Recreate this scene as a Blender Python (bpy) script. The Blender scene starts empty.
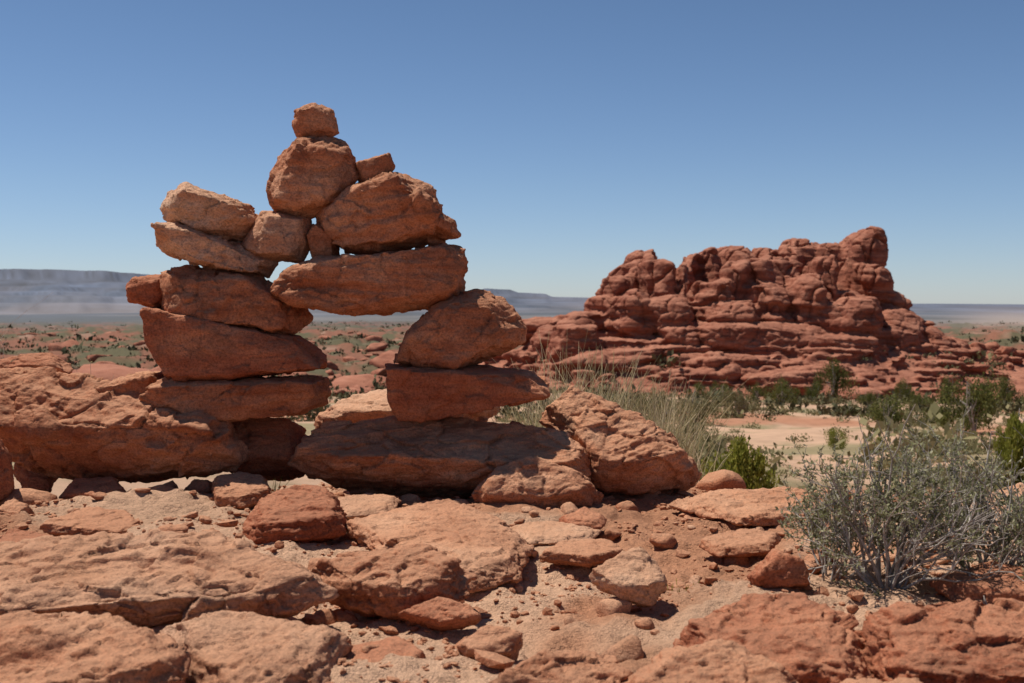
import bpy, bmesh, math, random
import numpy as np
from mathutils import Vector

rng = np.random.default_rng(7)
random.seed(7)
FX = 1138.0
HOR = 303.0
PITCH = math.atan((341.5-HOR)/FX)
scene = bpy.context.scene

# ------------------------------------------------------------------ noise
_pr = np.random.default_rng(11)
PERM = _pr.permutation(256).astype(np.int32)
PERM = np.concatenate([PERM, PERM, PERM])
G = _pr.normal(size=(256, 3)); G /= np.linalg.norm(G, axis=1)[:, None]
RV = _pr.random((256, 3))

def _h(i, j, k):
    return PERM[PERM[PERM[i & 255] + (j & 255)] + (k & 255)]

def perlin(p):
    pi = np.floor(p).astype(np.int32); pf = p - pi
    u = pf*pf*pf*(pf*(pf*6-15)+10)
    out = np.zeros(len(p))
    for a in (0, 1):
        wa = u[:, 0] if a else 1-u[:, 0]
        for b in (0, 1):
            wb = u[:, 1] if b else 1-u[:, 1]
            for c in (0, 1):
                wc = u[:, 2] if c else 1-u[:, 2]
                g = G[_h(pi[:, 0]+a, pi[:, 1]+b, pi[:, 2]+c)]
                d = g[:, 0]*(pf[:, 0]-a)+g[:, 1]*(pf[:, 1]-b)+g[:, 2]*(pf[:, 2]-c)
                out += wa*wb*wc*d
    return out*1.5

def fbm(p, o=4, gain=0.5):
    r = np.zeros(len(p)); a = 1.0; q = p.copy()
    for _ in range(o):
        r += a*perlin(q); a *= gain; q = q*2.03+17.3
    return r

def worley(p):
    pi = np.floor(p).astype(np.int32)
    f1 = np.full(len(p), 9.0); f2 = np.full(len(p), 9.0)
    vec = np.zeros_like(p); hid = np.zeros(len(p), np.int32)
    for a in (-1, 0, 1):
        for b in (-1, 0, 1):
            for c in (-1, 0, 1):
                ci = pi+np.array([a, b, c], np.int32)
                h = _h(ci[:, 0], ci[:, 1], ci[:, 2])
                dv = p-(ci+RV[h])
                d = np.sqrt((dv*dv).sum(1))
                m = d < f1
                f2 = np.where(m, f1, np.minimum(f2, d))
                f1 = np.where(m, d, f1)
                vec[m] = dv[m]; hid[m] = h[m]
    return f1, f2, vec, hid

def sstep(a, b, x):
    t = np.clip((x-a)/(b-a), 0, 1); return t*t*(3-2*t)

def W(px, py, d):
    s = (px-512)/FX; t = (341.5-py)/FX
    dy = math.cos(PITCH)+t*math.sin(PITCH)
    dz = -math.sin(PITCH)+t*math.cos(PITCH)
    return Vector((s*d/dy, d, dz*d/dy))

# ------------------------------------------------------------------ materials
def newmat(name):
    m = bpy.data.materials.new(name); m.use_nodes = True
    nt = m.node_tree; nt.nodes.clear()
    out = nt.nodes.new('ShaderNodeOutputMaterial')
    b = nt.nodes.new('ShaderNodeBsdfPrincipled')
    b.inputs['Roughness'].default_value = 0.9
    b.inputs['Specular IOR Level'].default_value = 0.12
    nt.links.new(b.outputs[0], out.inputs[0])
    return m, nt, b

def noise(nt, vec, scale, detail=5, rough=0.55):
    n = nt.nodes.new('ShaderNodeTexNoise')
    n.inputs['Scale'].default_value = scale
    n.inputs['Detail'].default_value = detail
    n.inputs['Roughness'].default_value = rough
    nt.links.new(vec, n.inputs['Vector'])
    return n.outputs['Fac']

def ramp(nt, fac, stops):
    r = nt.nodes.new('ShaderNodeValToRGB')
    e = r.color_ramp.elements
    while len(e) < len(stops): e.new(0.5)
    for i, (p, c) in enumerate(stops):
        e[i].position = p
        e[i].color = (c[0], c[1], c[2], 1) if isinstance(c, tuple) else (c, c, c, 1)
    nt.links.new(fac, r.inputs[0])
    return r.outputs[0]

def mix(nt, fac, a, b, mode='MIX'):
    m = nt.nodes.new('ShaderNodeMix'); m.data_type = 'RGBA'; m.blend_type = mode
    for sock, v in ((m.inputs[0], fac), (m.inputs[6], a), (m.inputs[7], b)):
        if isinstance(v, (int, float)): sock.default_value = v
        elif isinstance(v, tuple): sock.default_value = (v[0], v[1], v[2], 1)
        else: nt.links.new(v, sock)
    return m.outputs[2]

def math_(nt, op, a, b):
    m = nt.nodes.new('ShaderNodeMath'); m.operation = op
    for i, v in enumerate((a, b)):
        if isinstance(v, (int, float)): m.inputs[i].default_value = v
        else: nt.links.new(v, m.inputs[i])
    return m.outputs[0]

def bump(nt, h, strength, dist, normal=None):
    b = nt.nodes.new('ShaderNodeBump')
    b.inputs['Strength'].default_value = strength
    b.inputs['Distance'].default_value = dist
    nt.links.new(h, b.inputs['Height'])
    if normal is not None: nt.links.new(normal, b.inputs['Normal'])
    return b.outputs[0]

def rock_mat(name, dark, mid, light, s=1.0, stain=0.6, dust=0.45, dustc=(0.66, 0.375, 0.225), bands=0.0, bs1=0.75):
    m, nt, bs = newmat(name)
    geo = nt.nodes.new('ShaderNodeNewGeometry')
    pos = geo.outputs['Position']
    oi = nt.nodes.new('ShaderNodeObjectInfo')
    mp = nt.nodes.new('ShaderNodeMapping'); mp.inputs['Scale'].default_value = (0.35, 0.35, 2.2)
    mp.inputs['Rotation'].default_value = (0.15, 0.1, 0)
    nt.links.new(pos, mp.inputs['Vector'])
    n1 = noise(nt, pos, 3.5*s, 5, 0.65)
    n2 = noise(nt, mp.outputs[0], 9*s, 4, 0.6)
    f = math_(nt, 'ADD', math_(nt, 'MULTIPLY', n1, 0.6-bands*0.3), math_(nt, 'MULTIPLY', n2, 0.4+bands*0.3))
    col = ramp(nt, f, [(0.37, dark), (0.5, mid), (0.63, light)])
    tint = ramp(nt, oi.outputs['Random'], [(0.0, (0.88, 0.80, 0.76)), (0.5, (1.0, 1.0, 1.0)), (1.0, (1.08, 1.12, 1.12))])
    col = mix(nt, 1.0, col, tint, 'MULTIPLY')
    n3 = noise(nt, pos, 7*s, 7, 0.72)
    st = ramp(nt, n3, [(0.53, 0.0), (0.66, 1.0)])
    col = mix(nt, math_(nt, 'MULTIPLY', st, stain), col, tuple(c*0.45 for c in dark))
    n4 = noise(nt, pos, 140*s, 2, 0.7)
    sp = ramp(nt, n4, [(0.3, 0.62), (0.5, 1.0), (0.72, 1.25)])
    col = mix(nt, 1.0, col, sp, 'MULTIPLY')
    sx = nt.nodes.new('ShaderNodeSeparateXYZ'); nt.links.new(geo.outputs['Normal'], sx.inputs[0])
    up = ramp(nt, math_(nt, 'ADD', sx.outputs[2], math_(nt, 'MULTIPLY', math_(nt, 'SUBTRACT', n3, 0.5), -1.8)), [(0.45, 0.0), (1.0, 1.0)])
    col = mix(nt, math_(nt, 'MULTIPLY', up, dust), col, dustc)
    nt.links.new(col, bs.inputs['Base Color'])
    b1 = bump(nt, noise(nt, pos, 28*s, 7, 0.7), bs1, 0.025/s)
    b2 = bump(nt, noise(nt, mp.outputs[0], 30*s, 4, 0.6), 0.4, 0.014/s, b1)
    b4 = bump(nt, noise(nt, pos, 200*s, 3, 0.7), 0.55, 0.004/s, b2)
    nt.links.new(b4, bs.inputs['Normal'])
    return m

M_ROCK = rock_mat('sandstone', (0.33, 0.108, 0.052), (0.51, 0.215, 0.115), (0.64, 0.34, 0.205), stain=0.55)
M_RED = rock_mat('red_sandstone', (0.27, 0.072, 0.035), (0.43, 0.145, 0.074), (0.54, 0.235, 0.13), stain=0.45, dust=0.3)
M_PALE = rock_mat('pale_sandstone', (0.44, 0.19, 0.10), (0.58, 0.31, 0.19), (0.69, 0.44, 0.295), stain=0.4)
M_BUTTE = rock_mat('butte_sandstone', (0.17, 0.050, 0.031), (0.285, 0.094, 0.055), (0.39, 0.16, 0.10), s=0.09, stain=0.5, dust=0.45, dustc=(0.47, 0.22, 0.14), bands=1.0, bs1=0.5)

def leaf_mat(name, cols, trans=0.25):
    m, nt, bs = newmat(name)
    geo = nt.nodes.new('ShaderNodeNewGeometry')
    c = ramp(nt, geo.outputs['Random Per Island'], [(i/(len(cols)-1), k) for i, k in enumerate(cols)])
    nt.links.new(c, bs.inputs['Base Color'])
    bs.inputs['Roughness'].default_value = 0.75
    if trans:
        tr = nt.nodes.new('ShaderNodeBsdfTranslucent'); nt.links.new(c, tr.inputs[0])
        mx = nt.nodes.new('ShaderNodeMixShader'); mx.inputs[0].default_value = trans
        nt.links.new(bs.outputs[0], mx.inputs[1]); nt.links.new(tr.outputs[0], mx.inputs[2])
        out = [n for n in nt.nodes if n.type == 'OUTPUT_MATERIAL'][0]
        nt.links.new(mx.outputs[0], out.inputs[0])
    return m
M_SAGE = leaf_mat('sage_leaf', [(0.14, 0.145, 0.06), (0.25, 0.25, 0.12), (0.37, 0.36, 0.20), (0.50, 0.47, 0.31)], 0.4)
M_GREEN = leaf_mat('juniper_foliage', [(0.065, 0.075, 0.02), (0.13, 0.135, 0.038), (0.21, 0.205, 0.06)], 0.3)
M_YGREEN = leaf_mat('bright_shrub_leaf', [(0.14, 0.15, 0.02), (0.25, 0.25, 0.04), (0.38, 0.36, 0.08)], 0.4)
M_SCRUB = leaf_mat('scrub_leaf', [(0.13, 0.12, 0.05), (0.24, 0.21, 0.10), (0.38, 0.32, 0.17)], 0.3)
M_FARSCRUB = leaf_mat('far_scrub_leaf', [(0.055, 0.055, 0.026), (0.10, 0.092, 0.046), (0.16, 0.14, 0.07)], 0)
M_DRY = leaf_mat('dry_grass_blade', [(0.30, 0.26, 0.12), (0.50, 0.42, 0.24), (0.66, 0.56, 0.37)], 0.4)
M_TWIG, nt_, b_ = newmat('grey_twig_bark')
_g = nt_.nodes.new('ShaderNodeNewGeometry')
nt_.links.new(ramp(nt_, noise(nt_, _g.outputs['Position'], 60), [(0.3, (0.20, 0.165, 0.14)), (0.7, (0.52, 0.46, 0.40))]), b_.inputs['Base Color'])

# ------------------------------------------------------------------ mesh helper
def mesh_obj(name, V, F, mat, smooth=True, origin=None):
    V = np.asarray(V, dtype=np.float64)
    if origin is None: origin = V.mean(0)
    me = bpy.data.meshes.new(name)
    L = V-np.asarray(origin)
    F = np.asarray(F, dtype=np.int32)
    me.vertices.add(len(V)); me.vertices.foreach_set('co', L.astype(np.float32).ravel())
    k = F.shape[1]
    me.loops.add(F.size); me.loops.foreach_set('vertex_index', F.ravel())
    me.polygons.add(len(F)); me.polygons.foreach_set('loop_start', np.arange(0, F.size, k, dtype=np.int32))
    me.update(calc_edges=True)
    me.polygons.foreach_set('use_smooth', np.full(len(F), smooth))
    me.materials.append(mat)
    ob = bpy.data.objects.new(name, me)
    ob.location = tuple(origin)
    scene.collection.objects.link(ob)
    return ob

def remesh_np(me, voxel, smooth_it=3):
    ob = bpy.data.objects.new('tmp', me); scene.collection.objects.link(ob)
    r = ob.modifiers.new('r', 'REMESH'); r.mode = 'VOXEL'; r.voxel_size = voxel
    if smooth_it:
        s = ob.modifiers.new('s', 'SMOOTH'); s.factor = 0.5; s.iterations = smooth_it
    dg = bpy.context.evaluated_depsgraph_get()
    em = ob.evaluated_get(dg).to_mesh()
    n = len(em.vertices)
    co = np.empty(n*3, np.float32); em.vertices.foreach_get('co', co)
    no = np.empty(n*3, np.float32); em.vertices.foreach_get('normal', no)
    lv = np.empty(len(em.loops), np.int32); em.loops.foreach_get('vertex_index', lv)
    ob.evaluated_get(dg).to_mesh_clear()
    bpy.data.objects.remove(ob); bpy.data.meshes.remove(me)
    return co.reshape(-1, 3).astype(float), no.reshape(-1, 3).astype(float), lv.reshape(-1, 4)

def rock_disp(co, no, size, seed, strata=1.0, rough=1.0, tilt=(0.1, 0.1), cracks=1.0):
    o = np.array([seed*3.17, seed*1.31, seed*7.7])
    q = co/size
    d = 0.028*fbm(q*2.2+o, 3)*rough
    wr = np.stack([fbm(q*3+o, 2), fbm(q*3+o+9, 2), fbm(q*3+o+21, 2)], 1)
    f1, f2, v, h = worley(q*3.0+o+0.3*wr)
    d += 0.042*(G[h]*v).sum(1)*rough
    d -= 0.026*cracks*np.exp(-((f2-f1)/0.028)**2)*sstep(0.0, 0.4, perlin(q*2.3+o+50))
    f1, f2, v, h = worley(q*8+o*2+0.5*wr)
    d += 0.019*(G[h]*v).sum(1)*rough
    ax = np.array([tilt[0], tilt[1], 1.0]); ax /= np.linalg.norm(ax)
    b = co@ax
    qq = co-np.outer(b, ax)
    n = perlin(qq*3+np.outer(b*24, ax)+o)
    amp = sstep(-0.3, 0.5, perlin(q*1.7+o+33))
    d += strata*0.016*np.sign(n)*np.abs(n)**0.45*amp
    d += strata*0.006*perlin(qq*6+np.outer(b*80, ax)+o)*(0.3+amp)
    pit = fbm(q*16+o, 3)
    d += 0.010*pit*rough-0.014*sstep(0.35, 0.8, fbm(q*7+o+70, 2))*rough
    return co+no*(d*size)[:, None]

def project(co):
    x = co[:, 0]; y = co[:, 1]; z = co[:, 2]
    dep = y*math.cos(PITCH)-z*math.sin(PITCH)
    up = y*math.sin(PITCH)+z*math.cos(PITCH)
    return 512+FX*x/dep, 341.5-FX*up/dep

def rock(name, poly, d0, d1=None, th=0.17, mat=M_ROCK, voxel=0.007, seed=1, fs=0.80, bs=0.7, strata=1.0, rough=1.0, sm=2, tilt=(0.1, 0.1), parent=None, grow=1.5, cracks=1.0):
    if d1 is None: d1 = d0
    r = np.random.default_rng(seed)
    xs = [p[0] for p in poly]; ys = [p[1] for p in poly]; y0, y1 = min(ys), max(ys)
    P = np.array([W(px, py, d1+(d0-d1)*(py-y0)/(y1-y0)) for px, py in poly])
    C = (P.max(0)+P.min(0))/2
    h = P[:, 2].max()-P[:, 2].min()
    n = np.array([0, -h, d1-d0]); n /= np.linalg.norm(n)
    pts = []
    for p in P:
        pts.append(p+n*th*r.uniform(-0.25, 0.25))
        pts.append(C+(p-C)*r.uniform(fs-0.12, fs+0.1)+n*th*r.uniform(0.65, 1.0))
        pts.append(C+(p-C)*r.uniform(bs-0.15, bs+0.1)-n*th*r.uniform(0.6, 1.0))
    bm = bmesh.new()
    for p in pts: bm.verts.new(p)
    res = bmesh.ops.convex_hull(bm, input=bm.verts)
    junk = [g for g in res['geom_interior'] if isinstance(g, bmesh.types.BMVert)]
    bmesh.ops.delete(bm, geom=junk, context='VERTS')
    bmesh.ops.recalc_face_normals(bm, faces=bm.faces)
    me = bpy.data.meshes.new('h'); bm.to_mesh(me); bm.free()
    co, no, F = remesh_np(me, voxel, sm)
    size = max(0.12, float(np.mean(sorted((P.max(0)-P.min(0))[[0, 2]].tolist()+[2*th]))))
    co = rock_disp(co, no, size, seed, strata, rough, tilt, cracks)
    tx0, tx1, ty0, ty1 = min(xs)-grow, max(xs)+grow, y0-grow, y1+grow
    for _ in range(3):
        qx, qy = project(co)
        md = co[:, 1].mean()
        sx = (tx1-tx0)/(qx.max()-qx.min()); sz = (ty1-ty0)/(qy.max()-qy.min())
        m = co.mean(0)
        co[:, 0] = m[0]+(co[:, 0]-m[0])*sx; co[:, 2] = m[2]+(co[:, 2]-m[2])*sz
        qx, qy = project(co)
        co[:, 0] += ((tx0+tx1)-(qx.max()+qx.min()))/2/FX*md
        co[:, 2] -= ((ty0+ty1)-(qy.max()+qy.min()))/2/FX*md
    ob = mesh_obj(name, co, F, mat)
    if parent is not None:
        ob.parent = parent
        ob.location = Vector(ob.location)-parent.location
    return ob

# ------------------------------------------------------------------ ground
def hprof(r):
    return np.interp(r, [0, 2, 3, 4.1, 5, 7, 10, 14, 22, 35, 60, 100, 126, 200, 500, 1000, 3000, 6000, 9000, 50000],
                     [-0.72, -0.71, -0.71, -0.70, -0.82, -1.35, -1.9, -2.5, -3.3, -4.4, -6.2, -8.3, -9.6, -12, -15.5, -18.5, -32, -48, -60, -60])

def ground_h(x, y, far=True):
    r = np.hypot(x, y)
    z = hprof(r)
    p = np.stack([x, y, np.zeros_like(x)], 1)
    near = 1-sstep(5, 9, r)
    n = fbm(p*1.3+3.1, 3)
    led = n*5+0.5*fbm(p*5+2, 2)
    ter = (np.floor(led)+sstep(0.8, 1.0, led-np.floor(led)))/5
    z = z+near*(0.06*ter+0.02*fbm(p*3.5+5, 3)+0.012*fbm(p*13+1, 3))
    mid = sstep(8, 20, r)*(1-sstep(1500, 4000, r))
    z = z+mid*(0.35*fbm(p/9+2, 4)+0.9*sstep(60, 200, r)*fbm(p/40+7, 4))
    az = np.degrees(np.arctan2(x, y))
    rug = sstep(110, 220, r)*(1-sstep(900, 1600, r))
    m = fbm(p/38+11, 4)*3
    mt = (np.floor(m)+sstep(0.7, 0.95, m-np.floor(m)))/3
    z = z+rug*(3.6*mt+0.9*fbm(p/8+3, 3))
    if far:
        px = 512+FX*np.tan(np.radians(np.clip(az, -75, 75)))
        top = np.interp(px, [-3000, -500, 0, 60, 110, 150, 158, 260, 400, 478, 484, 510, 518, 545, 552, 592, 620, 900, 935, 1024, 1500, 4000],
                        [285, 274, 272.5, 273.5, 275, 276, 281, 285, 290, 293, 289.5, 290, 293, 294, 297, 298, 299, 305, 305, 307, 303, 290])
        hz = (303-top)/FX*14000
        edge = r-1500*fbm(np.stack([az*0.18, r/6000, np.zeros_like(r)], 1)+4, 4)
        up = 0.12*sstep(5500, 6500, edge)+0.13*sstep(7800, 8200, edge)+0.12*sstep(9500, 9900, edge)+0.13*sstep(10400, 10900, edge)+0.2*sstep(11600, 12600, edge)+0.3*sstep(12900, 13300, edge)
        z = z+(hz+60)*up
    return z, p, r, az

NR0 = np.linspace(0.05, 1.3, 30)[:-1]
NR1 = np.arange(1.3, 6.5, 0.014)
k = int(math.log(45000/6.5)/0.0135)
NR2 = 6.5*np.exp(np.linspace(0, math.log(45000/6.5), k))
RR = np.concatenate([NR0, NR1, NR2])
A = np.radians(np.concatenate([np.linspace(-180, -32, 60)[:-1], np.linspace(-32, 32, 700), np.linspace(32, 180, 60)[1:-1]]))
nr, na = len(RR), len(A)
aa, rr = np.meshgrid(A, RR)
gx = (rr*np.sin(aa)).ravel(); gy = (rr*np.cos(aa)).ravel()
gz, gp, gr, gaz = ground_h(gx, gy)
idx = np.arange(nr*na).reshape(nr, na)
nx = np.roll(idx, -1, axis=1)
F = np.stack([idx[:-1], nx[:-1], nx[1:], idx[1:]], -1).reshape(-1, 4)[:, ::-1]
V = np.stack([gx, gy, gz], 1)

M_GROUND, nt, bs = newmat('desert_ground')
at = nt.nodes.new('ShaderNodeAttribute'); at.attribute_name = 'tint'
am = nt.nodes.new('ShaderNodeAttribute'); am.attribute_name = 'nearness'
pos = nt.nodes.new('ShaderNodeNewGeometry').outputs['Position']
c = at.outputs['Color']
s1 = ramp(nt, noise(nt, pos, 45, 5, 0.7), [(0.3, 0.66), (0.5, 1.0), (0.7, 1.15)])
s2 = ramp(nt, noise(nt, pos, 260, 2, 0.6), [(0.3, 0.75), (0.5, 1.0), (0.75, 1.2)])
s3 = ramp(nt, noise(nt, pos, 1.2, 5, 0.6), [(0.3, 0.82), (0.7, 1.12)])
c = mix(nt, am.outputs['Fac'], c, mix(nt, 1.0, c, mix(nt, 1.0, s1, s2, 'MULTIPLY'), 'MULTIPLY'))
c = mix(nt, 1.0, c, s3, 'MULTIPLY')
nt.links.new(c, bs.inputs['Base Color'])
hb = math_(nt, 'MULTIPLY', math_(nt, 'ADD', noise(nt, pos, 40, 6, 0.72), math_(nt, 'MULTIPLY', noise(nt, pos, 170, 2, 0.6), 0.4)), am.outputs['Fac'])
nt.links.new(bump(nt, hb, 0.9, 0.025), bs.inputs['Normal'])

ground = mesh_obj('ground', V, F, M_GROUND, True, origin=(0, 0, 0))
def lerp(a, b, t): return a*(1-t)[:, None]+np.asarray(b)[None, :]*t[:, None]
def flat(c): return np.tile(np.array(c), (len(gx), 1))
nn = fbm(gp*0.9+31, 4)
col = lerp(flat((0.66, 0.40, 0.255)), (0.52, 0.25, 0.14), sstep(0.05, 0.45, nn))
midm = sstep(7, 14, gr)
sc = fbm(gp/7+5, 5)
mc = lerp(flat((0.50, 0.315, 0.205)), (0.27, 0.21, 0.115), sstep(0.0, 0.3, sc))
mc = lerp(mc, (0.40, 0.19, 0.11), sstep(0.15, 0.4, fbm(gp/17+25, 4)))
col = col*(1-midm)[:, None]+mc*midm[:, None]
fr = sstep(80, 150, gr)
fc = lerp(flat((0.23, 0.10, 0.062)), (0.11, 0.095, 0.052), sstep(-0.25, 0.15, fbm(gp/26+55, 5)))
fc = lerp(fc, (0.34, 0.20, 0.14), sstep(0.3, 0.55, fbm(gp/22+14, 5))*0.7)
col = col*(1-fr)[:, None]+fc*fr[:, None]
ff = sstep(500, 1500, gr)
pl = fbm(np.stack([gx/900, gy/2600, gx*0], 1)+9, 5)
pc = lerp(flat((0.20, 0.18, 0.165)), (0.115, 0.115, 0.11), sstep(-0.2, 0.4, pl))
pc = lerp(pc, (0.28, 0.235, 0.21), sstep(0.15, 0.5, fbm(np.stack([gx/1500, gy/4000, gx*0], 1)+40, 3)))
pc = lerp(pc, (0.33, 0.26, 0.215), sstep(20, 24, gaz))
col = col*(1-ff)[:, None]+pc*ff[:, None]
hz = 0.86*(1-np.exp(-np.clip(gr-600, 0, None)/7000))  # distance haze painted into the ground colour, stronger with radius
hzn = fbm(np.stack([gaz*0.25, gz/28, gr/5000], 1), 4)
haze_col = np.array([0.105, 0.13, 0.19])[None, :]*(1+0.6*hzn)[:, None]  # blue-grey painted haze, banded like mesa strata
col = col*(1-hz)[:, None]+haze_col*hz[:, None]
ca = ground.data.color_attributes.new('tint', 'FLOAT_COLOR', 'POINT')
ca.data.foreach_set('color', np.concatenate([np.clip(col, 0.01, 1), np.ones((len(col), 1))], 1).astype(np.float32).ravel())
fa = ground.data.attributes.new('nearness', 'FLOAT', 'POINT')
fa.data.foreach_set('value', (1-sstep(8, 40, gr)).astype(np.float32))

# ------------------------------------------------------------------ cairn
D = 4.3
cairn = bpy.data.objects.new('stone_cairn', None); scene.collection.objects.link(cairn)
cairn.location = W(330, 420, D)
S = [
 ('base_slab', [(140,392),(150,380),(175,373),(250,376),(326,378),(330,392),(325,408),(300,417),(200,421),(150,410)], 0.24, M_ROCK, 0.92, 0.75),
 ('side_slab', [(96,386),(130,375),(165,372),(175,385),(165,402),(120,396)], 0.16, M_ROCK, 0.8, 0.9),
 ('thick_slab', [(141,308),(150,309),(230,322),(300,337),(326,356),(325,366),(270,375),(180,384),(160,380),(148,340)], 0.24, M_RED, 0.98, 0.5),
 ('waist_stone', [(160,296),(163,271),(200,266),(262,274),(298,298),(312,318),(303,332),(265,335),(215,330),(168,316)], 0.20, M_ROCK, 0.78, 1.0),
 ('chock_stone', [(127,287),(135,278),(170,275),(180,300),(160,309),(131,302)], 0.10, M_RED, 0.7, 0.9),
 ('flat_stone', [(152,236),(158,224),(178,223),(215,233),(250,247),(277,262),(268,277),(238,275),(200,263),(160,247)], 0.18, M_PALE, 0.8, 1.0),
 ('upper_left_stone', [(161,207),(170,192),(185,183),(220,193),(250,206),(261,222),(246,242),(205,236),(168,221)], 0.15, M_PALE, 0.72, 1.0),
 ('wedge_stone', [(240,249),(262,213),(275,212),(309,221),(312,245),(303,262),(262,261),(243,256)], 0.13, M_PALE, 0.8, 0.7),
 ('filler_stone', [(306,235),(318,224),(338,235),(340,262),(315,264)], 0.09, M_ROCK, 0.7, 0.9),
 ('lintel_stone', [(271,283),(285,267),(335,258),(440,244),(464,247),(467,270),(459,293),(440,308),(380,315),(330,315),(300,309),(277,294)], 0.20, M_ROCK, 0.88, 0.85),
 ('big_upper_stone', [(315,213),(335,197),(365,185),(396,173),(430,189),(443,210),(460,238),(430,247),(395,252),(345,257),(322,240)], 0.20, M_ROCK, 0.74, 1.05),
 ('round_stone', [(267,190),(273,157),(298,140),(330,136),(350,151),(358,178),(347,200),(325,213),(298,221),(270,208)], 0.15, M_ROCK, 0.68, 1.0),
 ('top_stone', [(293,125),(297,112),(315,104),(333,112),(338,133),(325,141),(300,140)], 0.075, M_ROCK, 0.62, 0.9),
 ('small_wedge', [(356,163),(390,154),(394,167),(386,180),(364,187),(357,178)], 0.07, M_ROCK, 0.75, 0.8),
 ('right_upper_stone', [(394,364),(412,333),(440,302),(478,290),(502,297),(526,322),(524,341),(492,358),(455,373),(410,370)], 0.20, M_ROCK, 0.76, 0.9),
 ('right_base_stone', [(386,364),(410,368),(470,369),(535,371),(549,385),(545,396),(500,409),(440,421),(405,421),(394,400)], 0.22, M_RED, 0.93, 0.6),
]
for i, (nm, poly, th, mt, fs, rg) in enumerate(S):
    rock(nm, poly, D, D, th, mt, 0.005, seed=20+i, fs=fs, parent=cairn, sm=1,
         tilt=((0.1 if i % 2 else -0.15), 0.1), rough=rg, strata=rg*1.2, cracks=rg*0.45)

# ------------------------------------------------------------------ boulders and ground rocks
def dbase(y, h=0.705): return h*FX/(y-HOR)
def grock(poly, hz, th, seed, mat=M_ROCK, name='sandstone_rock', vox=0.008, **kw):
    ys = [p[1] for p in poly]
    d0 = dbase(max(ys)); d1 = (0.705-hz)*FX/(min(ys)-HOR)
    d1 = max(d1, d0+0.02)
    return rock(name, poly, d0, d1, th, mat, vox, seed=seed, **kw)

B = 'sandstone_boulder'
bk = dict(rough=1.05, strata=1.3, sm=1, cracks=0.7)
rock(B, [(-60,420),(-30,385),(0,378),(48,367),(100,384),(165,405),(235,428),(250,445),(246,468),(180,482),(80,474),(0,455),(-40,450)], 4.1, 4.45, 0.24, M_ROCK, 0.006, seed=51, fs=0.8, tilt=(0.3,0.1), **bk)
rock(B, [(-40,430),(0,434),(10,450),(13,480),(5,500),(-40,505)], 3.8, 3.9, 0.12, M_RED, 0.007, seed=52)
rock(B, [(287,440),(310,425),(345,418),(450,412),(555,418),(590,440),(603,470),(590,498),(470,500),(395,492),(325,484),(290,465)], 4.1, 4.45, 0.26, M_ROCK, 0.006, seed=53, fs=0.8, tilt=(-0.2,0.1), **bk)
rock(B, [(315,420),(345,400),(385,386),(430,392),(500,404),(450,440),(330,440)], 4.6, 4.9, 0.2, M_PALE, 0.008, seed=54)
rock(B, [(540,402),(560,387),(585,390),(612,402),(645,425),(690,453),(701,472),(693,487),(640,495),(595,490),(560,440)], 4.2, 4.55, 0.22, M_ROCK, 0.006, seed=55, fs=0.78, tilt=(-0.4,0.1), **bk)
rock(B, [(473,494),(492,468),(530,456),(572,466),(597,490),(588,507),(535,514),(480,507)], 3.9, 4.05, 0.10, M_ROCK, 0.006, seed=56)
rock(B, [(205,425),(250,417),(300,420),(315,450),(300,478),(240,480),(212,455)], 4.35, 4.5, 0.16, M_RED, 0.007, seed=57)
rock(B, [(-20,372),(0,364),(35,357),(60,354),(72,362),(70,380),(0,384)], 5.4, 5.6, 0.15, M_RED, 0.01, seed=58)
rock(B, [(100,398),(150,394),(200,404),(240,420),(200,440),(110,430)], 4.5, 4.7, 0.2, M_ROCK, 0.009, seed=59)
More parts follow.
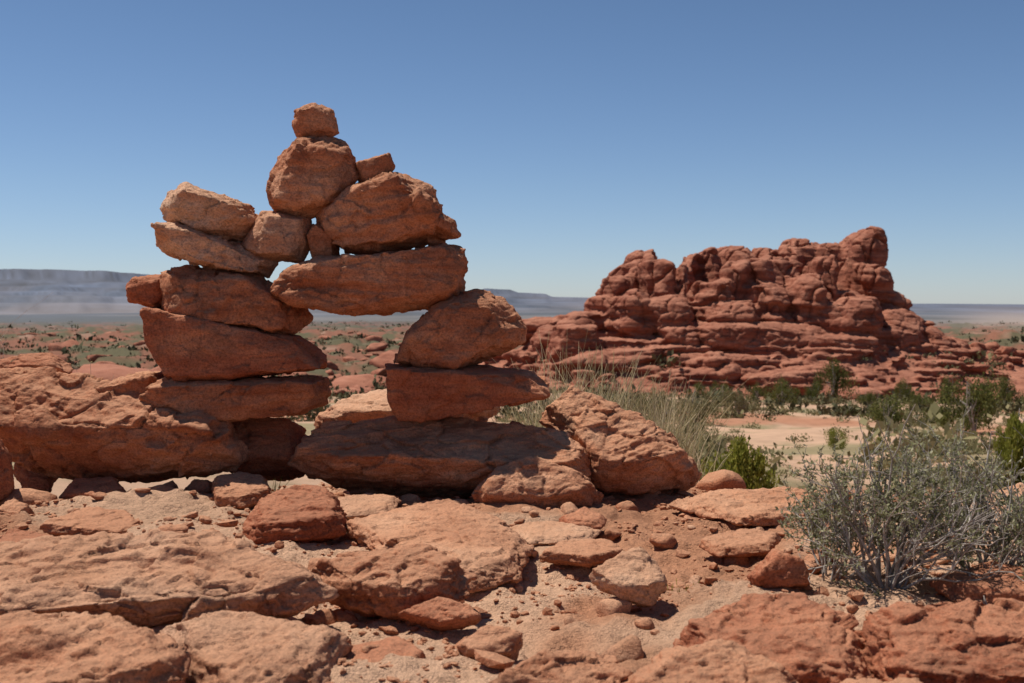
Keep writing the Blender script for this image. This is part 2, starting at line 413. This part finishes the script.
gl = [
 ([(243,535),(258,510),(298,486),(334,490),(348,515),(344,538),(295,551),(255,549)], 0.13, 0.10, M_RED),
 ([(212,482),(238,473),(264,480),(271,498),(243,511),(216,508)], 0.09, 0.06, M_ROCK),
 ([(345,530),(390,508),(450,502),(505,520),(533,548),(522,578),(470,590),(400,570)], 0.07, 0.08, M_ROCK),
 ([(300,570),(355,552),(440,545),(476,570),(466,598),(410,622),(350,605)], 0.12, 0.10, M_ROCK),
 ([(-160,610),(-60,556),(60,540),(130,530),(235,538),(300,562),(338,600),(280,622),(100,618),(-60,650)], 0.17, 0.10, M_PALE),
 ([(-160,660),(-20,626),(70,612),(150,622),(190,650),(180,690),(100,730),(-60,730)], 0.13, 0.10, M_ROCK),
 ([(160,625),(230,612),(300,618),(352,640),(335,690),(250,720),(190,680)], 0.09, 0.07, M_PALE),
 ([(590,577),(640,548),(656,562),(666,592),(652,606),(618,601)], 0.10, 0.06, M_PALE),
 ([(748,577),(775,550),(802,560),(809,586),(760,591)], 0.10, 0.07, M_RED),
 ([(672,640),(735,594),(805,598),(852,622),(884,655),(870,715),(700,715)], 0.12, 0.10, M_RED),
 ([(850,618),(925,599),(1000,602),(1060,615),(1090,720),(890,715)], 0.14, 0.12, M_RED),
 ([(458,652),(488,626),(522,640),(512,664),(470,668)], 0.06, 0.05, M_ROCK),
 ([(600,720),(640,672),(690,645),(742,640),(800,690),(800,730)], 0.10, 0.08, M_ROCK),
 ([(40,534),(92,508),(128,513),(145,530),(120,545)], 0.06, 0.06, M_ROCK),
 ([(14,470),(38,450),(58,474),(50,492),(25,494)], 0.12, 0.06, M_RED),
 ([(-5,518),(18,499),(33,512),(20,525)], 0.06, 0.05, M_ROCK),
 ([(480,700),(540,655),(590,650),(640,680),(640,720),(500,720)], 0.08, 0.07, M_ROCK),
 ([(670,505),(720,492),(790,488),(840,500),(820,522),(740,526)], 0.03, 0.05, M_ROCK),
 ([(985,500),(1010,484),(1080,490),(1090,545),(1000,535)], 0.08, 0.07, M_PALE),
 ([(540,560),(560,543),(610,540),(625,556),(590,566)], 0.03, 0.04, M_ROCK),
 ([(400,615),(440,598),(470,605),(480,622),(440,630)], 0.05, 0.04, M_RED),
 ([(330,503),(370,494),(400,500),(390,515),(345,518)], 0.03, 0.04, M_PALE),
 ([(820,548),(870,534),(920,548),(900,566),(840,566)], 0.04, 0.05, M_ROCK),
 ([(930,580),(990,562),(1040,578),(1030,610),(960,605)], 0.06, 0.06, M_RED),
 ([(180,500),(195,480),(212,482),(214,496)], 0.06, 0.04, M_RED),
 ([(130,498),(160,486),(185,492),(175,506),(140,508)], 0.05, 0.04, M_ROCK),
 ([(60,500),(72,480),(118,478),(128,494),(100,506)], 0.07, 0.05, M_RED),
 ([(560,520),(585,508),(606,516),(600,532),(570,534)], 0.05, 0.04, M_RED),
 ([(340,650),(400,638),(425,655),(400,690),(350,695)], 0.04, 0.05, M_RED),
 ([(800,700),(850,678),(920,680),(960,720),(800,730)], 0.08, 0.06, M_ROCK),
 ([(510,530),(550,522),(600,530),(590,545),(530,546)], 0.02, 0.03, M_PALE),
 ([(-20,560),(10,530),(50,534),(70,552),(20,570)], 0.05, 0.05, M_RED),
 ([(700,545),(740,530),(780,536),(770,552),(720,556)], 0.02, 0.03, M_ROCK),
]
for i, (poly, hz_, th, mt) in enumerate(gl):
    wd = max(p[0] for p in poly)-min(p[0] for p in poly)
    grock(poly, hz_, th, 80+i, mt, vox=0.005, fs=0.85 if i % 3 else 0.75, tilt=(0.25*math.sin(i), 0.2), rough=1.1 if wd < 150 else (1.5 if i in (9, 10, 12, 16) else 1.2), strata=2.1 if i not in (9, 10, 12, 16) else 2.8, sm=1, cracks=0.8 if i not in (9, 10, 12) else 1.6)

# ------------------------------------------------------------------ gravel
def ico(sub):
    bm = bmesh.new(); bmesh.ops.create_icosphere(bm, subdivisions=sub, radius=1)
    v = np.array([x.co[:] for x in bm.verts]); f = np.array([[q.index for q in p.verts] for p in bm.faces]); bm.free()
    return v, f
def stone_tpl(sub, seed, npl=11):
    r = np.random.default_rng(seed)
    v, f = ico(sub)
    n = r.normal(size=(npl, 3)); n /= np.linalg.norm(n, axis=1)[:, None]
    dd = r.uniform(0.55, 0.95, npl)
    dot = v@n.T
    rad = np.where(dot > 0.05, dd/np.maximum(dot, 0.05), 9).min(1)
    rad = np.minimum(rad, 1.15)
    rad *= 1+0.06*fbm(v*3+seed, 2)
    return v*rad[:, None], f
def scatter_stones(name, pts, sizes, sub, mat, seed, smooth=False, sink=0.25, flatten=(.4, .8)):
    r = np.random.default_rng(seed)
    T = [stone_tpl(sub, seed+i) for i in range(8)]
    Vs, Fs, o = [], [], 0
    for p, s in zip(pts, sizes):
        v, f = T[r.integers(8)]
        a = r.uniform(0, 6.28); ca_, sa = math.cos(a), math.sin(a)
        q = v*(s*np.array([r.uniform(.8, 1.3), r.uniform(.7, 1.1), r.uniform(*flatten)]))
        tx = r.uniform(-.35, .35)
        q = np.stack([q[:, 0]*math.cos(tx)+q[:, 2]*math.sin(tx), q[:, 1], -q[:, 0]*math.sin(tx)+q[:, 2]*math.cos(tx)], 1)
        q = np.stack([q[:, 0]*ca_-q[:, 1]*sa, q[:, 0]*sa+q[:, 1]*ca_, q[:, 2]], 1)+p+np.array([0, 0, s*sink])
        Vs.append(q); Fs.append(f+o); o += len(v)
    return mesh_obj(name, np.concatenate(Vs), np.concatenate(Fs), mat, smooth)
def near_pts(n, r0, r1, seed, a=34):
    r = np.random.default_rng(seed)
    rad = np.sqrt(r.uniform(r0**2, r1**2, n)); an = np.radians(r.uniform(-a, a, n))
    x, y = rad*np.sin(an), rad*np.cos(an)
    z = ground_h(x, y, False)[0]
    return np.stack([x, y, z], 1)
def clumped(pts, sc_, th, seed):
    m = fbm(np.stack([pts[:, 0], pts[:, 1], pts[:, 0]*0+seed], 1)*sc_, 2) > th
    return pts[m]
p = clumped(near_pts(20000, 1.5, 6, 5), 2.5, -0.25, 1)
scatter_stones('gravel', p, np.random.default_rng(1).lognormal(math.log(0.0055), 0.6, len(p)), 1, M_ROCK, 300)
p = clumped(near_pts(900, 1.7, 6.5, 6), 1.6, -0.1, 4)
scatter_stones('loose_stones', p, np.random.default_rng(2).lognormal(math.log(0.019), 0.55, len(p)), 3, M_ROCK, 320, True, 0.15)
p = clumped(near_pts(300, 1.9, 6.0, 8), 1.6, -0.2, 9)
scatter_stones('pale_loose_stones', p, np.random.default_rng(3).lognormal(math.log(0.020), 0.5, len(p)), 3, M_PALE, 340, True, 0.15)

# ------------------------------------------------------------------ butte
def super_rock(c, s, rot, seed, e=3.2, lean=0.0, nz=0.06, top=0.0):
    v, f = ico(4 if s[2] > 3 else 3)
    n = (np.abs(v)**e).sum(1)**(1/e)
    q = v/n[:, None]
    rr_ = np.random.default_rng(seed+9000)
    for _ in range(5):
        pn = rr_.normal(size=3)*np.array([1, 1, 0.6]); pn /= np.linalg.norm(pn)
        dd = q@pn; lim = rr_.uniform(0.75, 1.05)
        q = q-np.outer(np.maximum(dd-lim, 0), pn)
    q = q*(1+nz*fbm(v*1.4+seed*1.7, 2))[:, None]
    q[:, 2] += top*q[:, 0]*np.clip(q[:, 2], 0, 1)
    q = q*np.array(s)
    q[:, 0] += lean*q[:, 2]
    ca_, sa = math.cos(rot), math.sin(rot)
    q = np.stack([q[:, 0]*ca_-q[:, 1]*sa, q[:, 0]*sa+q[:, 1]*ca_, q[:, 2]], 1)
    return q+np.array(c), f
Vs, Fs, o = [], [], 0
def add(v, f):
    global o
    Vs.append(v); Fs.append(f+o); o += len(v)
r = np.random.default_rng(5)
knobs = [(585,612,296,350,131,.2,.1),(594,634,276,350,134,.2,.2),(606,648,263,350,137,.15,.2),(622,664,251,345,139,.1,.1),(640,664,262,330,132,0,0),(664,692,266,340,133,.1,.1),(672,706,255,340,138,.1,.1),
 (694,726,249,330,137,0,.05),(716,750,247,330,141,0,0),(744,776,247,330,142,0,0),(724,752,262,340,131,.1,.1),(752,786,257,330,134,.1,.05),(772,802,246,320,141,0,.1),(780,820,241,320,144,0,.05),(806,842,243,330,141,.1,.1),(806,834,256,325,132,.1,.1),
 (820,856,252,340,138,.35,.35),(836,874,229,345,139,.25,.35),(850,880,264,340,134,-.1,-.1),(864,900,287,350,134,-.2,-.25),(785,822,274,345,128,.1,.1),(688,735,282,345,128,.1,.1),(640,690,296,350,126,.1,.1),(560,604,312,362,128,.2,.1),
 (705,760,300,350,125,.1,.1),(796,850,302,350,126,.1,.1),(878,920,310,362,131,-.1,-.2),(535,570,326,366,128,.1,0),(900,940,326,365,132,-.1,-.2),(930,965,338,370,133,-.1,-.1),(612,652,290,345,127,.1,.1),(740,790,284,345,127,0,0),(835,880,296,352,127,0,0)]
for i, (x0, x1, yt, yb, d, ln, tp) in enumerate(knobs):
    a = W(x0, yt, d); b = W(x1, yb, d)
    c_ = (a+b)/2; w = (b.x-a.x)/2*1.03; h_ = (a.z-b.z)/2
    add(*super_rock(c_, (w, r.uniform(3.0, 5.5), h_), r.uniform(-.4, .4), i, r.uniform(2.8, 4.6), lean=ln*0.6, nz=0.1, top=tp*0.5))
ux = np.array([470, 500, 540, 570, 600, 650, 720, 800, 860, 900, 950, 1000, 1060, 1120])
uy = np.array([366, 356, 338, 328, 318, 309, 305, 302, 306, 320, 342, 354, 364, 380])
def moundz(x, d):
    px = 512+FX*x/d
    top = (HOR-np.interp(px, ux, uy))/FX*134
    base = -10.3
    t = np.clip((d-110)/(134-110), 0, 1)
    return base+(top-base)*(t**0.8)
xs = np.linspace(-10, 80, 90); ds = np.concatenate([np.linspace(108, 134, 30), np.linspace(136, 175, 20)])
gX, gD = np.meshgrid(xs, ds)
zz = np.where(gD <= 134, moundz(gX, gD), -14+(moundz(gX, np.full_like(gX, 134.))+14)*np.clip(1-(gD-134)/38, 0, 1)**1.2)
nd, nxx = gX.shape
topv = np.stack([gX, gD, zz], -1).reshape(-1, 3); botv = topv.copy(); botv[:, 2] = -17
ii = np.arange(nd*nxx).reshape(nd, nxx); M = nd*nxx
fq = np.stack([ii[:-1, :-1], ii[:-1, 1:], ii[1:, 1:], ii[1:, :-1]], -1).reshape(-1, 4)
ft = np.concatenate([fq[:, [0, 1, 2]], fq[:, [0, 2, 3]]])
fb = ft[:, ::-1]+M
loop = np.concatenate([ii[0, :], ii[1:, -1], ii[-1, -2::-1], ii[-2:0:-1, 0]])
l2 = np.roll(loop, -1)
fsd = np.concatenate([np.stack([loop, loop+M, l2+M], 1), np.stack([loop, l2+M, l2], 1)])
add(np.concatenate([topv, botv]), np.concatenate([ft, fb, fsd]))
for i in range(760):
    px = r.uniform(500, 1010); d = r.uniform(111, 135)
    if px > 860 and r.random() < 0.5: continue
    x = (px-512)/FX*d
    z = float(moundz(np.array([x]), np.array([d]))[0])
    t = (d-110)/25
    s = r.lognormal(math.log(0.78), 0.55)*(0.6+0.6*t)
    if px > 880 or px < 560: s = min(s*0.65, 1.0)
    if r.random() < 0.5:
        sz = (s*r.uniform(1.6, 3.2), s*r.uniform(1.0, 1.6), s*r.uniform(.4, .7)); rt = r.uniform(-.3, .3)
    else:
        sz = (s*r.uniform(.7, 1.3), s*r.uniform(.7, 1.2), s*r.uniform(.7, 1.4)); rt = r.uniform(-.8, .8)
    add(*super_rock((x, d, z+0.1*s), sz, rt, i+100, r.uniform(3.5, 7)))
bv, bf = np.concatenate(Vs), np.concatenate(Fs)
me = bpy.data.meshes.new('b'); me.from_pydata(bv.tolist(), [], bf.tolist())
co, no, F = remesh_np(me, 0.16, 1)
hi = sstep(-3, 1.5, co[:, 2])
dsp = 0.32*fbm(co/6+3, 2)
wq = np.stack([perlin(co/4), perlin(co/4+9), perlin(co/4+21)], 1)
f1, f2, v_, h_ = worley(co/np.array([3.0, 3.0, 7.0])+0.25*wq)
dsp += -0.65*np.exp(-((f2-f1)/0.06)**2)*hi+0.26*(G[h_]*v_).sum(1)
f1, f2, v_, h_ = worley(co/np.array([1.7, 1.7, 1.0])+5+0.3*wq)
dsp += (-0.15*np.exp(-((f2-f1)/0.1)**2)+0.24*(G[h_]*v_).sum(1))*(1-0.45*hi)
wz = co[:, 2]+0.5*fbm(co/14, 2)+0.07*co[:, 0]
sn = perlin(np.stack([co[:, 0]/18, co[:, 1]/18, wz*0.8], 1))
loc = sstep(-0.35, 0.4, perlin(co/8+40))
flatn = np.clip(1-np.abs(no[:, 2]), 0.15, 1)
dsp += (0.62-0.30*hi)*np.sign(sn)*np.abs(sn)**0.45*(0.35+0.65*loc)*flatn
sn2 = perlin(np.stack([co[:, 0]/10, co[:, 1]/10, wz*2.6+7], 1))
dsp += 0.17*np.sign(sn2)*np.abs(sn2)**0.6*(0.4+0.6*loc)*flatn
dsp += 0.10*fbm(co*1.1, 3)
co = co+no*dsp[:, None]*np.array([1, 1, 0.5])
butte = mesh_obj('sandstone_butte', co, F, M_BUTTE)

p = []
r = np.random.default_rng(15)
for i in range(1100):
    d = math.exp(r.uniform(math.log(100), math.log(620))); px = r.uniform(-260, 620)
    if d < 150 and px > 480: continue
    p.append(((px-512)/FX*d, d))
p = np.array(p)
p = p[fbm(np.stack([p[:, 0]/25, p[:, 1]/25, p[:, 0]*0], 1), 2) > -0.1]
pz = ground_h(p[:, 0], p[:, 1], False)[0]
P3 = np.stack([p[:, 0], p[:, 1], pz], 1)
scatter_stones('rock_outcrops', P3, r.lognormal(math.log(1.7), 0.6, len(P3)), 3, M_BUTTE, 500, True, 0.0, (.25, .55))

# ------------------------------------------------------------------ vegetation
def tube(p0, p1, r0, r1, Vl, Fl):
    o = len(Vl)
    d = (p1-p0); d = d/(np.linalg.norm(d)+1e-9)
    a = np.cross(d, [0.3, 0.5, 0.81]); a /= np.linalg.norm(a); b = np.cross(d, a)
    for P_, R_ in ((p0, r0), (p1, r1)):
        for k_ in range(4):
            t = k_*math.pi/2
            Vl.append(P_+R_*(math.cos(t)*a+math.sin(t)*b))
    for k_ in range(4):
        Fl.append((o+k_, o+(k_+1) % 4, o+4+(k_+1) % 4, o+4+k_))

def leaf_quads(P_, size, r, elong=2.2, upb=0.3):
    n = len(P_)
    a = r.normal(size=(n, 3)); a[:, 2] += upb*2; a /= np.linalg.norm(a, axis=1)[:, None]
    b = np.cross(a, r.normal(size=(n, 3))); b /= np.linalg.norm(b, axis=1)[:, None]
    s = size*r.uniform(0.6, 1.3, n)[:, None]
    q0 = P_; q1 = P_+a*s*0.5+b*s*0.5/elong; q2 = P_+a*s; q3 = P_+a*s*0.5-b*s*0.5/elong
    V_ = np.stack([q0, q1, q2, q3], 1).reshape(-1, 3)
    return V_, np.arange(4*n).reshape(n, 4)

def branching(base, height, spread, nst, seed, depth=4, r0=0.006, wig=0.25):
    r = np.random.default_rng(seed)
    Vl, Fl, tips = [], [], []
    def grow(p, d, L, rad, lev):
        segs = 4
        for s_ in range(segs):
            d = d+r.normal(size=3)*wig*0.55; d[2] += 0.05; d /= np.linalg.norm(d)
            q = p+d*L/segs
            tube(p, q, rad*(1-0.12*s_), rad*(1-0.12*(s_+1)), Vl, Fl)
            if lev >= depth-1 or (lev >= depth-2 and s_ > 1):
                tips.append((p, q))
            if lev < depth and s_ > 0:
                for _ in range(1 if r.random() < 0.75 else 2):
                    dd = d+r.normal(size=3)*0.5; dd /= np.linalg.norm(dd)
                    grow(q, dd, L*r.uniform(.45, .75), max(rad*0.55, 0.0008), lev+1)
            p = q
    for i in range(nst):
        a = r.uniform(0, 6.28); sp = r.uniform(0.1, 1)*spread
        d = np.array([math.cos(a)*sp, math.sin(a)*sp, 1.0]); d /= np.linalg.norm(d)
        b = np.array(base)+np.array([math.cos(a), math.sin(a), 0])*r.uniform(0, 0.04)
        grow(b, d, height*r.uniform(.45, .7), r0*r.uniform(.6, 1.1), 1)
    return np.array(Vl), np.array(Fl), tips

def shrub(name, base, height, spread, nst, seed, leafn, leafsz, lmat, depth=4, r0=0.006, dead=0):
    r = np.random.default_rng(seed+1)
    e = bpy.data.objects.new(name, None); e.location = base; scene.collection.objects.link(e)
    Vb, Fb, tips = branching(base, height, spread, nst, seed, depth, r0)
    def par(o_):
        o_.parent = e; o_.location = Vector(o_.location)-e.location
    par(mesh_obj('stems', Vb, Fb, M_TWIG, True))
    if dead:
        Vd, Fd, _ = branching(base, height*1.2, spread*1.15, dead, seed+77, 3, r0*0.9, 0.4)
        par(mesh_obj('dead_stems', Vd, Fd, M_TWIG, True))
    if leafn:
        wts = r.random(len(tips))**2.0; wts /= wts.sum()
        t = r.choice(len(tips), leafn, p=wts)
        a = np.array([tips[k_][0] for k_ in t]); b = np.array([tips[k_][1] for k_ in t])
        P_ = a+(b-a)*r.random((leafn, 1))
        V_, F_ = leaf_quads(P_, leafsz, r)
        par(mesh_obj('leaves', V_, F_, lmat, False))
    return e

def gz1(x, y): return float(ground_h(np.array([x]), np.array([y]), False)[0][0])
def gbase(px, d):
    x = (px-512)/FX*d; return (x, d, gz1(x, d)-0.01)

shrub('blackbrush_shrub', gbase(888, 2.78), 0.315, 1.3, 17, 3, 8000, 0.0115, M_SAGE, 4, 0.006, 9)
shrub('blackbrush_shrub', gbase(990, 2.88), 0.31, 1.25, 15, 4, 7000, 0.0115, M_SAGE, 4, 0.0055, 8)
shrub('blackbrush_shrub', gbase(832, 2.88), 0.25, 1.2, 9, 9, 3200, 0.0115, M_SAGE, 4, 0.0045, 3)
shrub('blackbrush_shrub', gbase(1060, 2.8), 0.30, 1.1, 9, 14, 4000, 0.0115, M_SAGE, 4, 0.005, 3)
shrub('bare_twig_shrub', gbase(-5, 5.6), 1.0, 0.5, 8, 21, 300, 0.014, M_DRY, 3, 0.004)

def grass(name, clumps, seed, mat, wdt=0.0035, lo=.45, hi_=1.1, ln=.5):
    r = np.random.default_rng(seed)
    Vl, Fl = [], []
    for (x, y, hgt, n, rad) in clumps:
        z = gz1(x, y)
        for _ in range(n):
            a = r.uniform(0, 6.28); rr_ = rad*math.sqrt(r.random())
            p = np.array([x+rr_*math.cos(a), y+rr_*math.sin(a), z-0.01])
            L = hgt*r.uniform(lo, hi_); lean = r.uniform(0.05, ln); la = r.uniform(0, 6.28)
            side = np.array([1.0, r.uniform(-.6, .6), 0])*wdt*0.5
            o = len(Vl); ns = 4
            for s_ in range(ns+1):
                t = s_/ns
                q = p+np.array([math.cos(la)*lean*L*t*t, math.sin(la)*lean*L*t*t, L*t*(1-0.15*lean*t)])
                w = (1-t*0.8)
                Vl.append(q-side*w); Vl.append(q+side*w)
            for s_ in range(ns):
                Fl.append((o+2*s_, o+2*s_+1, o+2*s_+3, o+2*s_+2))
    return mesh_obj(name, np.array(Vl), np.array(Fl), mat, False)
r = np.random.default_rng(77)
cl = []
for i in range(36):
    px = r.uniform(530, 692); d = r.uniform(4.8, 5.8)
    tp = np.interp(px, [530, 555, 580, 610, 660, 692], [372, 335, 335, 345, 368, 400])+r.uniform(0, 40)
    x = (px-512)/FX*d
    hgt = (HOR-tp)/FX*d-gz1(x, d)
    cl.append((x, d, max(hgt, 0.1), 30, 0.12))
grass('dry_grass', cl, 5, M_DRY, 0.005, .45, 1.15, .6)
grass('green_grass', [(*[(272-512)/FX*4.0, 4.0], 0.10, 22, 0.02), ((345-512)/FX*3.9, 3.9, 0.05, 12, 0.03), ((685-512)/FX*2.9, 2.9, 0.03, 25, 0.05)], 6, M_YGREEN, 0.003)

def bush_mesh(seed, mat, n=4200, leaf=0.045, nl=20):
    r = np.random.default_rng(seed)
    P_ = []
    for i in range(nl):
        a = r.uniform(0, 6.28); rr_ = r.uniform(0, 0.8)
        c_ = np.array([math.cos(a)*rr_, math.sin(a)*rr_, r.uniform(0.1, 0.8)*(1-0.45*rr_)])
        s_ = r.uniform(.12, .32)
        v = r.normal(size=(n//nl, 3)); v /= np.linalg.norm(v, axis=1)[:, None]
        P_.append(c_+v*(s_*r.uniform(.35, 1.2, (n//nl, 1))))
    P_ = np.concatenate(P_); P_ = P_[P_[:, 2] > -0.02]
    V_, F_ = leaf_quads(P_, leaf, r, 1.6, 0.5)
    Vb, Fb, _ = branching((0, 0, 0), 0.8, 0.9, 7, seed, 2, 0.03)
    return V_, F_, Vb, Fb
def bush(name, px, ybase, wpx, hpx, seed, mat, d):
    V_, F_, Vb, Fb = bush_mesh(seed, mat, *((9000, 0.07, 30) if d < 25 and mat is M_YGREEN else (4200, 0.05, 20)))
    x = (px-512)/FX*d; z = gz1(x, d)
    ztop = (HOR-(ybase-hpx))/FX*d
    w = wpx/FX*d/2; h_ = max(ztop-z, 0.6*hpx/FX*d)
    s = np.array([w, w, h_/0.95])
    e = bpy.data.objects.new(name, None); e.location = (x, d, z); scene.collection.objects.link(e)
    for nm, a, b, m in (('foliage', V_, F_, mat), ('branches', Vb, Fb, M_TWIG)):
        o_ = mesh_obj(nm, a*s, b, m, False, origin=(0, 0, 0)); o_.parent = e
bl = [(742,490,84,50,M_YGREEN,10.0),(975,425,92,58,M_GREEN,48),(1014,472,60,62,M_YGREEN,19),(890,425,74,34,M_GREEN,50),(836,392,44,36,M_GREEN,104),
      (783,405,44,28,M_GREEN,82),(835,447,34,22,M_YGREEN,33),(740,415,50,32,M_SCRUB,62),(695,420,60,34,M_SCRUB,55),(660,420,50,36,M_SCRUB,52),
      (815,392,26,14,M_GREEN,100),(720,400,34,22,M_GREEN,85),(870,405,30,16,M_GREEN,80),(920,408,34,16,M_GREEN,78),(1005,400,44,24,M_GREEN,84),(625,415,50,30,M_SCRUB,60),
      (945,500,60,36,M_SCRUB,13),(960,448,40,18,M_SCRUB,32),(690,445,60,34,M_SCRUB,30),(720,455,40,20,M_SCRUB,27),(758,398,26,14,M_GREEN,98),(905,395,30,16,M_GREEN,92),(950,388,30,16,M_GREEN,100),(930,425,36,18,M_GREEN,52),(852,415,26,14,M_GREEN,66),
      (880,450,30,16,M_YGREEN,31),(700,398,30,16,M_GREEN,96)]
for i, (px, yb, w, h_, mt, d) in enumerate(bl):
    bush('desert_bush', px, yb, w, h_, 600+i, mt, d)

def scrub(name, n, d0, d1, p0, p1, seed, mat, size, thr):
    r = np.random.default_rng(seed)
    Vs2, Fs2, o2 = [], [], 0
    d = np.exp(r.uniform(math.log(d0), math.log(d1), n)); px = r.uniform(p0, p1, n)
    x = (px-512)/FX*d
    zz = ground_h(x, d, False)[0]
    mm = (fbm(np.stack([x/9, d/9, x*0], 1)+5, 3) > thr)
    sandy = (px > 740) & (px < 880) & (d > 18) & (d < 62)
    mm &= ~(sandy & (r.random(n) > 0.12))
    area = (px > 500) & (d > 108) & (d < 175)
    inb = (px > 500) & (px < 1015) & (d > 109) & (d < 133)
    zz[inb] = moundz(x[inb], d[inb])+0.3
    keep = mm & ~(area & ~inb) & ~(inb & (r.random(n) > np.where(px > 850, 0.9, 0.2)))
    for i in np.where(keep)[0]:
        s = r.lognormal(math.log(size), 0.45)*(1 if d[i] < 100 else (1.5 if d[i] < 250 else 2.2))
        k_ = int(130 if d[i] < 60 else (34 if d[i] < 200 else 12))
        v = r.normal(size=(k_, 3)); v /= np.linalg.norm(v, axis=1)[:, None]; v *= r.uniform(.3, 1.1, (k_, 1)); v[:, 2] = np.abs(v[:, 2])*0.7
        P_ = np.array([x[i], d[i], zz[i]-0.03])+v*s
        a, b = leaf_quads(P_, s*(0.2 if k_ > 100 else (0.4 if k_ > 20 else 0.6)), r, 1.7, 0.5)
        Vs2.append(a); Fs2.append(b+o2); o2 += len(a)
    mesh_obj(name, np.concatenate(Vs2), np.concatenate(Fs2), mat, False)
scrub('desert_scrub', 1900, 15, 130, 500, 1350, 99, M_SCRUB, 0.36, -0.1)
scrub('dark_desert_scrub', 8500, 60, 1100, -330, 1350, 98, M_FARSCRUB, 0.5, -0.3)

# ------------------------------------------------------------------ light, sky, camera
sd = Vector((-0.38, 0.17, 0.92)).normalized()
sun = bpy.data.lights.new('sun', 'SUN'); sun.energy = 5.0; sun.angle = math.radians(0.5); sun.color = (1.0, 0.955, 0.88)
so = bpy.data.objects.new('sun', sun); scene.collection.objects.link(so)
so.rotation_euler = (-sd).to_track_quat('-Z', 'Y').to_euler(); so.location = (0, 0, 20)
w = bpy.data.worlds.new('World'); scene.world = w; w.use_nodes = True
nt = w.node_tree; bg = nt.nodes['Background']
sky = nt.nodes.new('ShaderNodeTexSky'); sky.sky_type = 'NISHITA'; sky.sun_disc = False
sky.sun_elevation = math.asin(sd.z); sky.sun_rotation = math.atan2(sd.x, sd.y) % (2*math.pi)
sky.altitude = 1500; sky.air_density = 1.0; sky.dust_density = 0.45; sky.ozone_density = 2.0
tc = nt.nodes.new('ShaderNodeTexCoord'); sx = nt.nodes.new('ShaderNodeSeparateXYZ')
nt.links.new(tc.outputs['Generated'], sx.inputs[0])
g_ = ramp(nt, sx.outputs[2], [(0.0, (1.06, 1.16, 1.46)), (0.10, (1.04, 1.14, 1.32)), (0.30, (0.90, 1.02, 1.14)), (0.5, (0.6, 0.7, 0.8))])
nt.links.new(mix(nt, 1.0, sky.outputs[0], g_, 'MULTIPLY'), bg.inputs[0]); bg.inputs[1].default_value = 0.070

cam = bpy.data.cameras.new('camera'); cam.lens = 36*FX/1024; cam.sensor_width = 36
cam.clip_start = 0.05; cam.clip_end = 100000
cam.dof.use_dof = True; cam.dof.focus_distance = 4.1; cam.dof.aperture_fstop = 7.1
co_ = bpy.data.objects.new('camera', cam); scene.collection.objects.link(co_)
co_.rotation_euler = (math.pi/2-PITCH, 0, 0)
scene.camera = co_
scene.view_settings.view_transform = 'Standard'; scene.view_settings.look = 'None'; scene.view_settings.exposure = 0
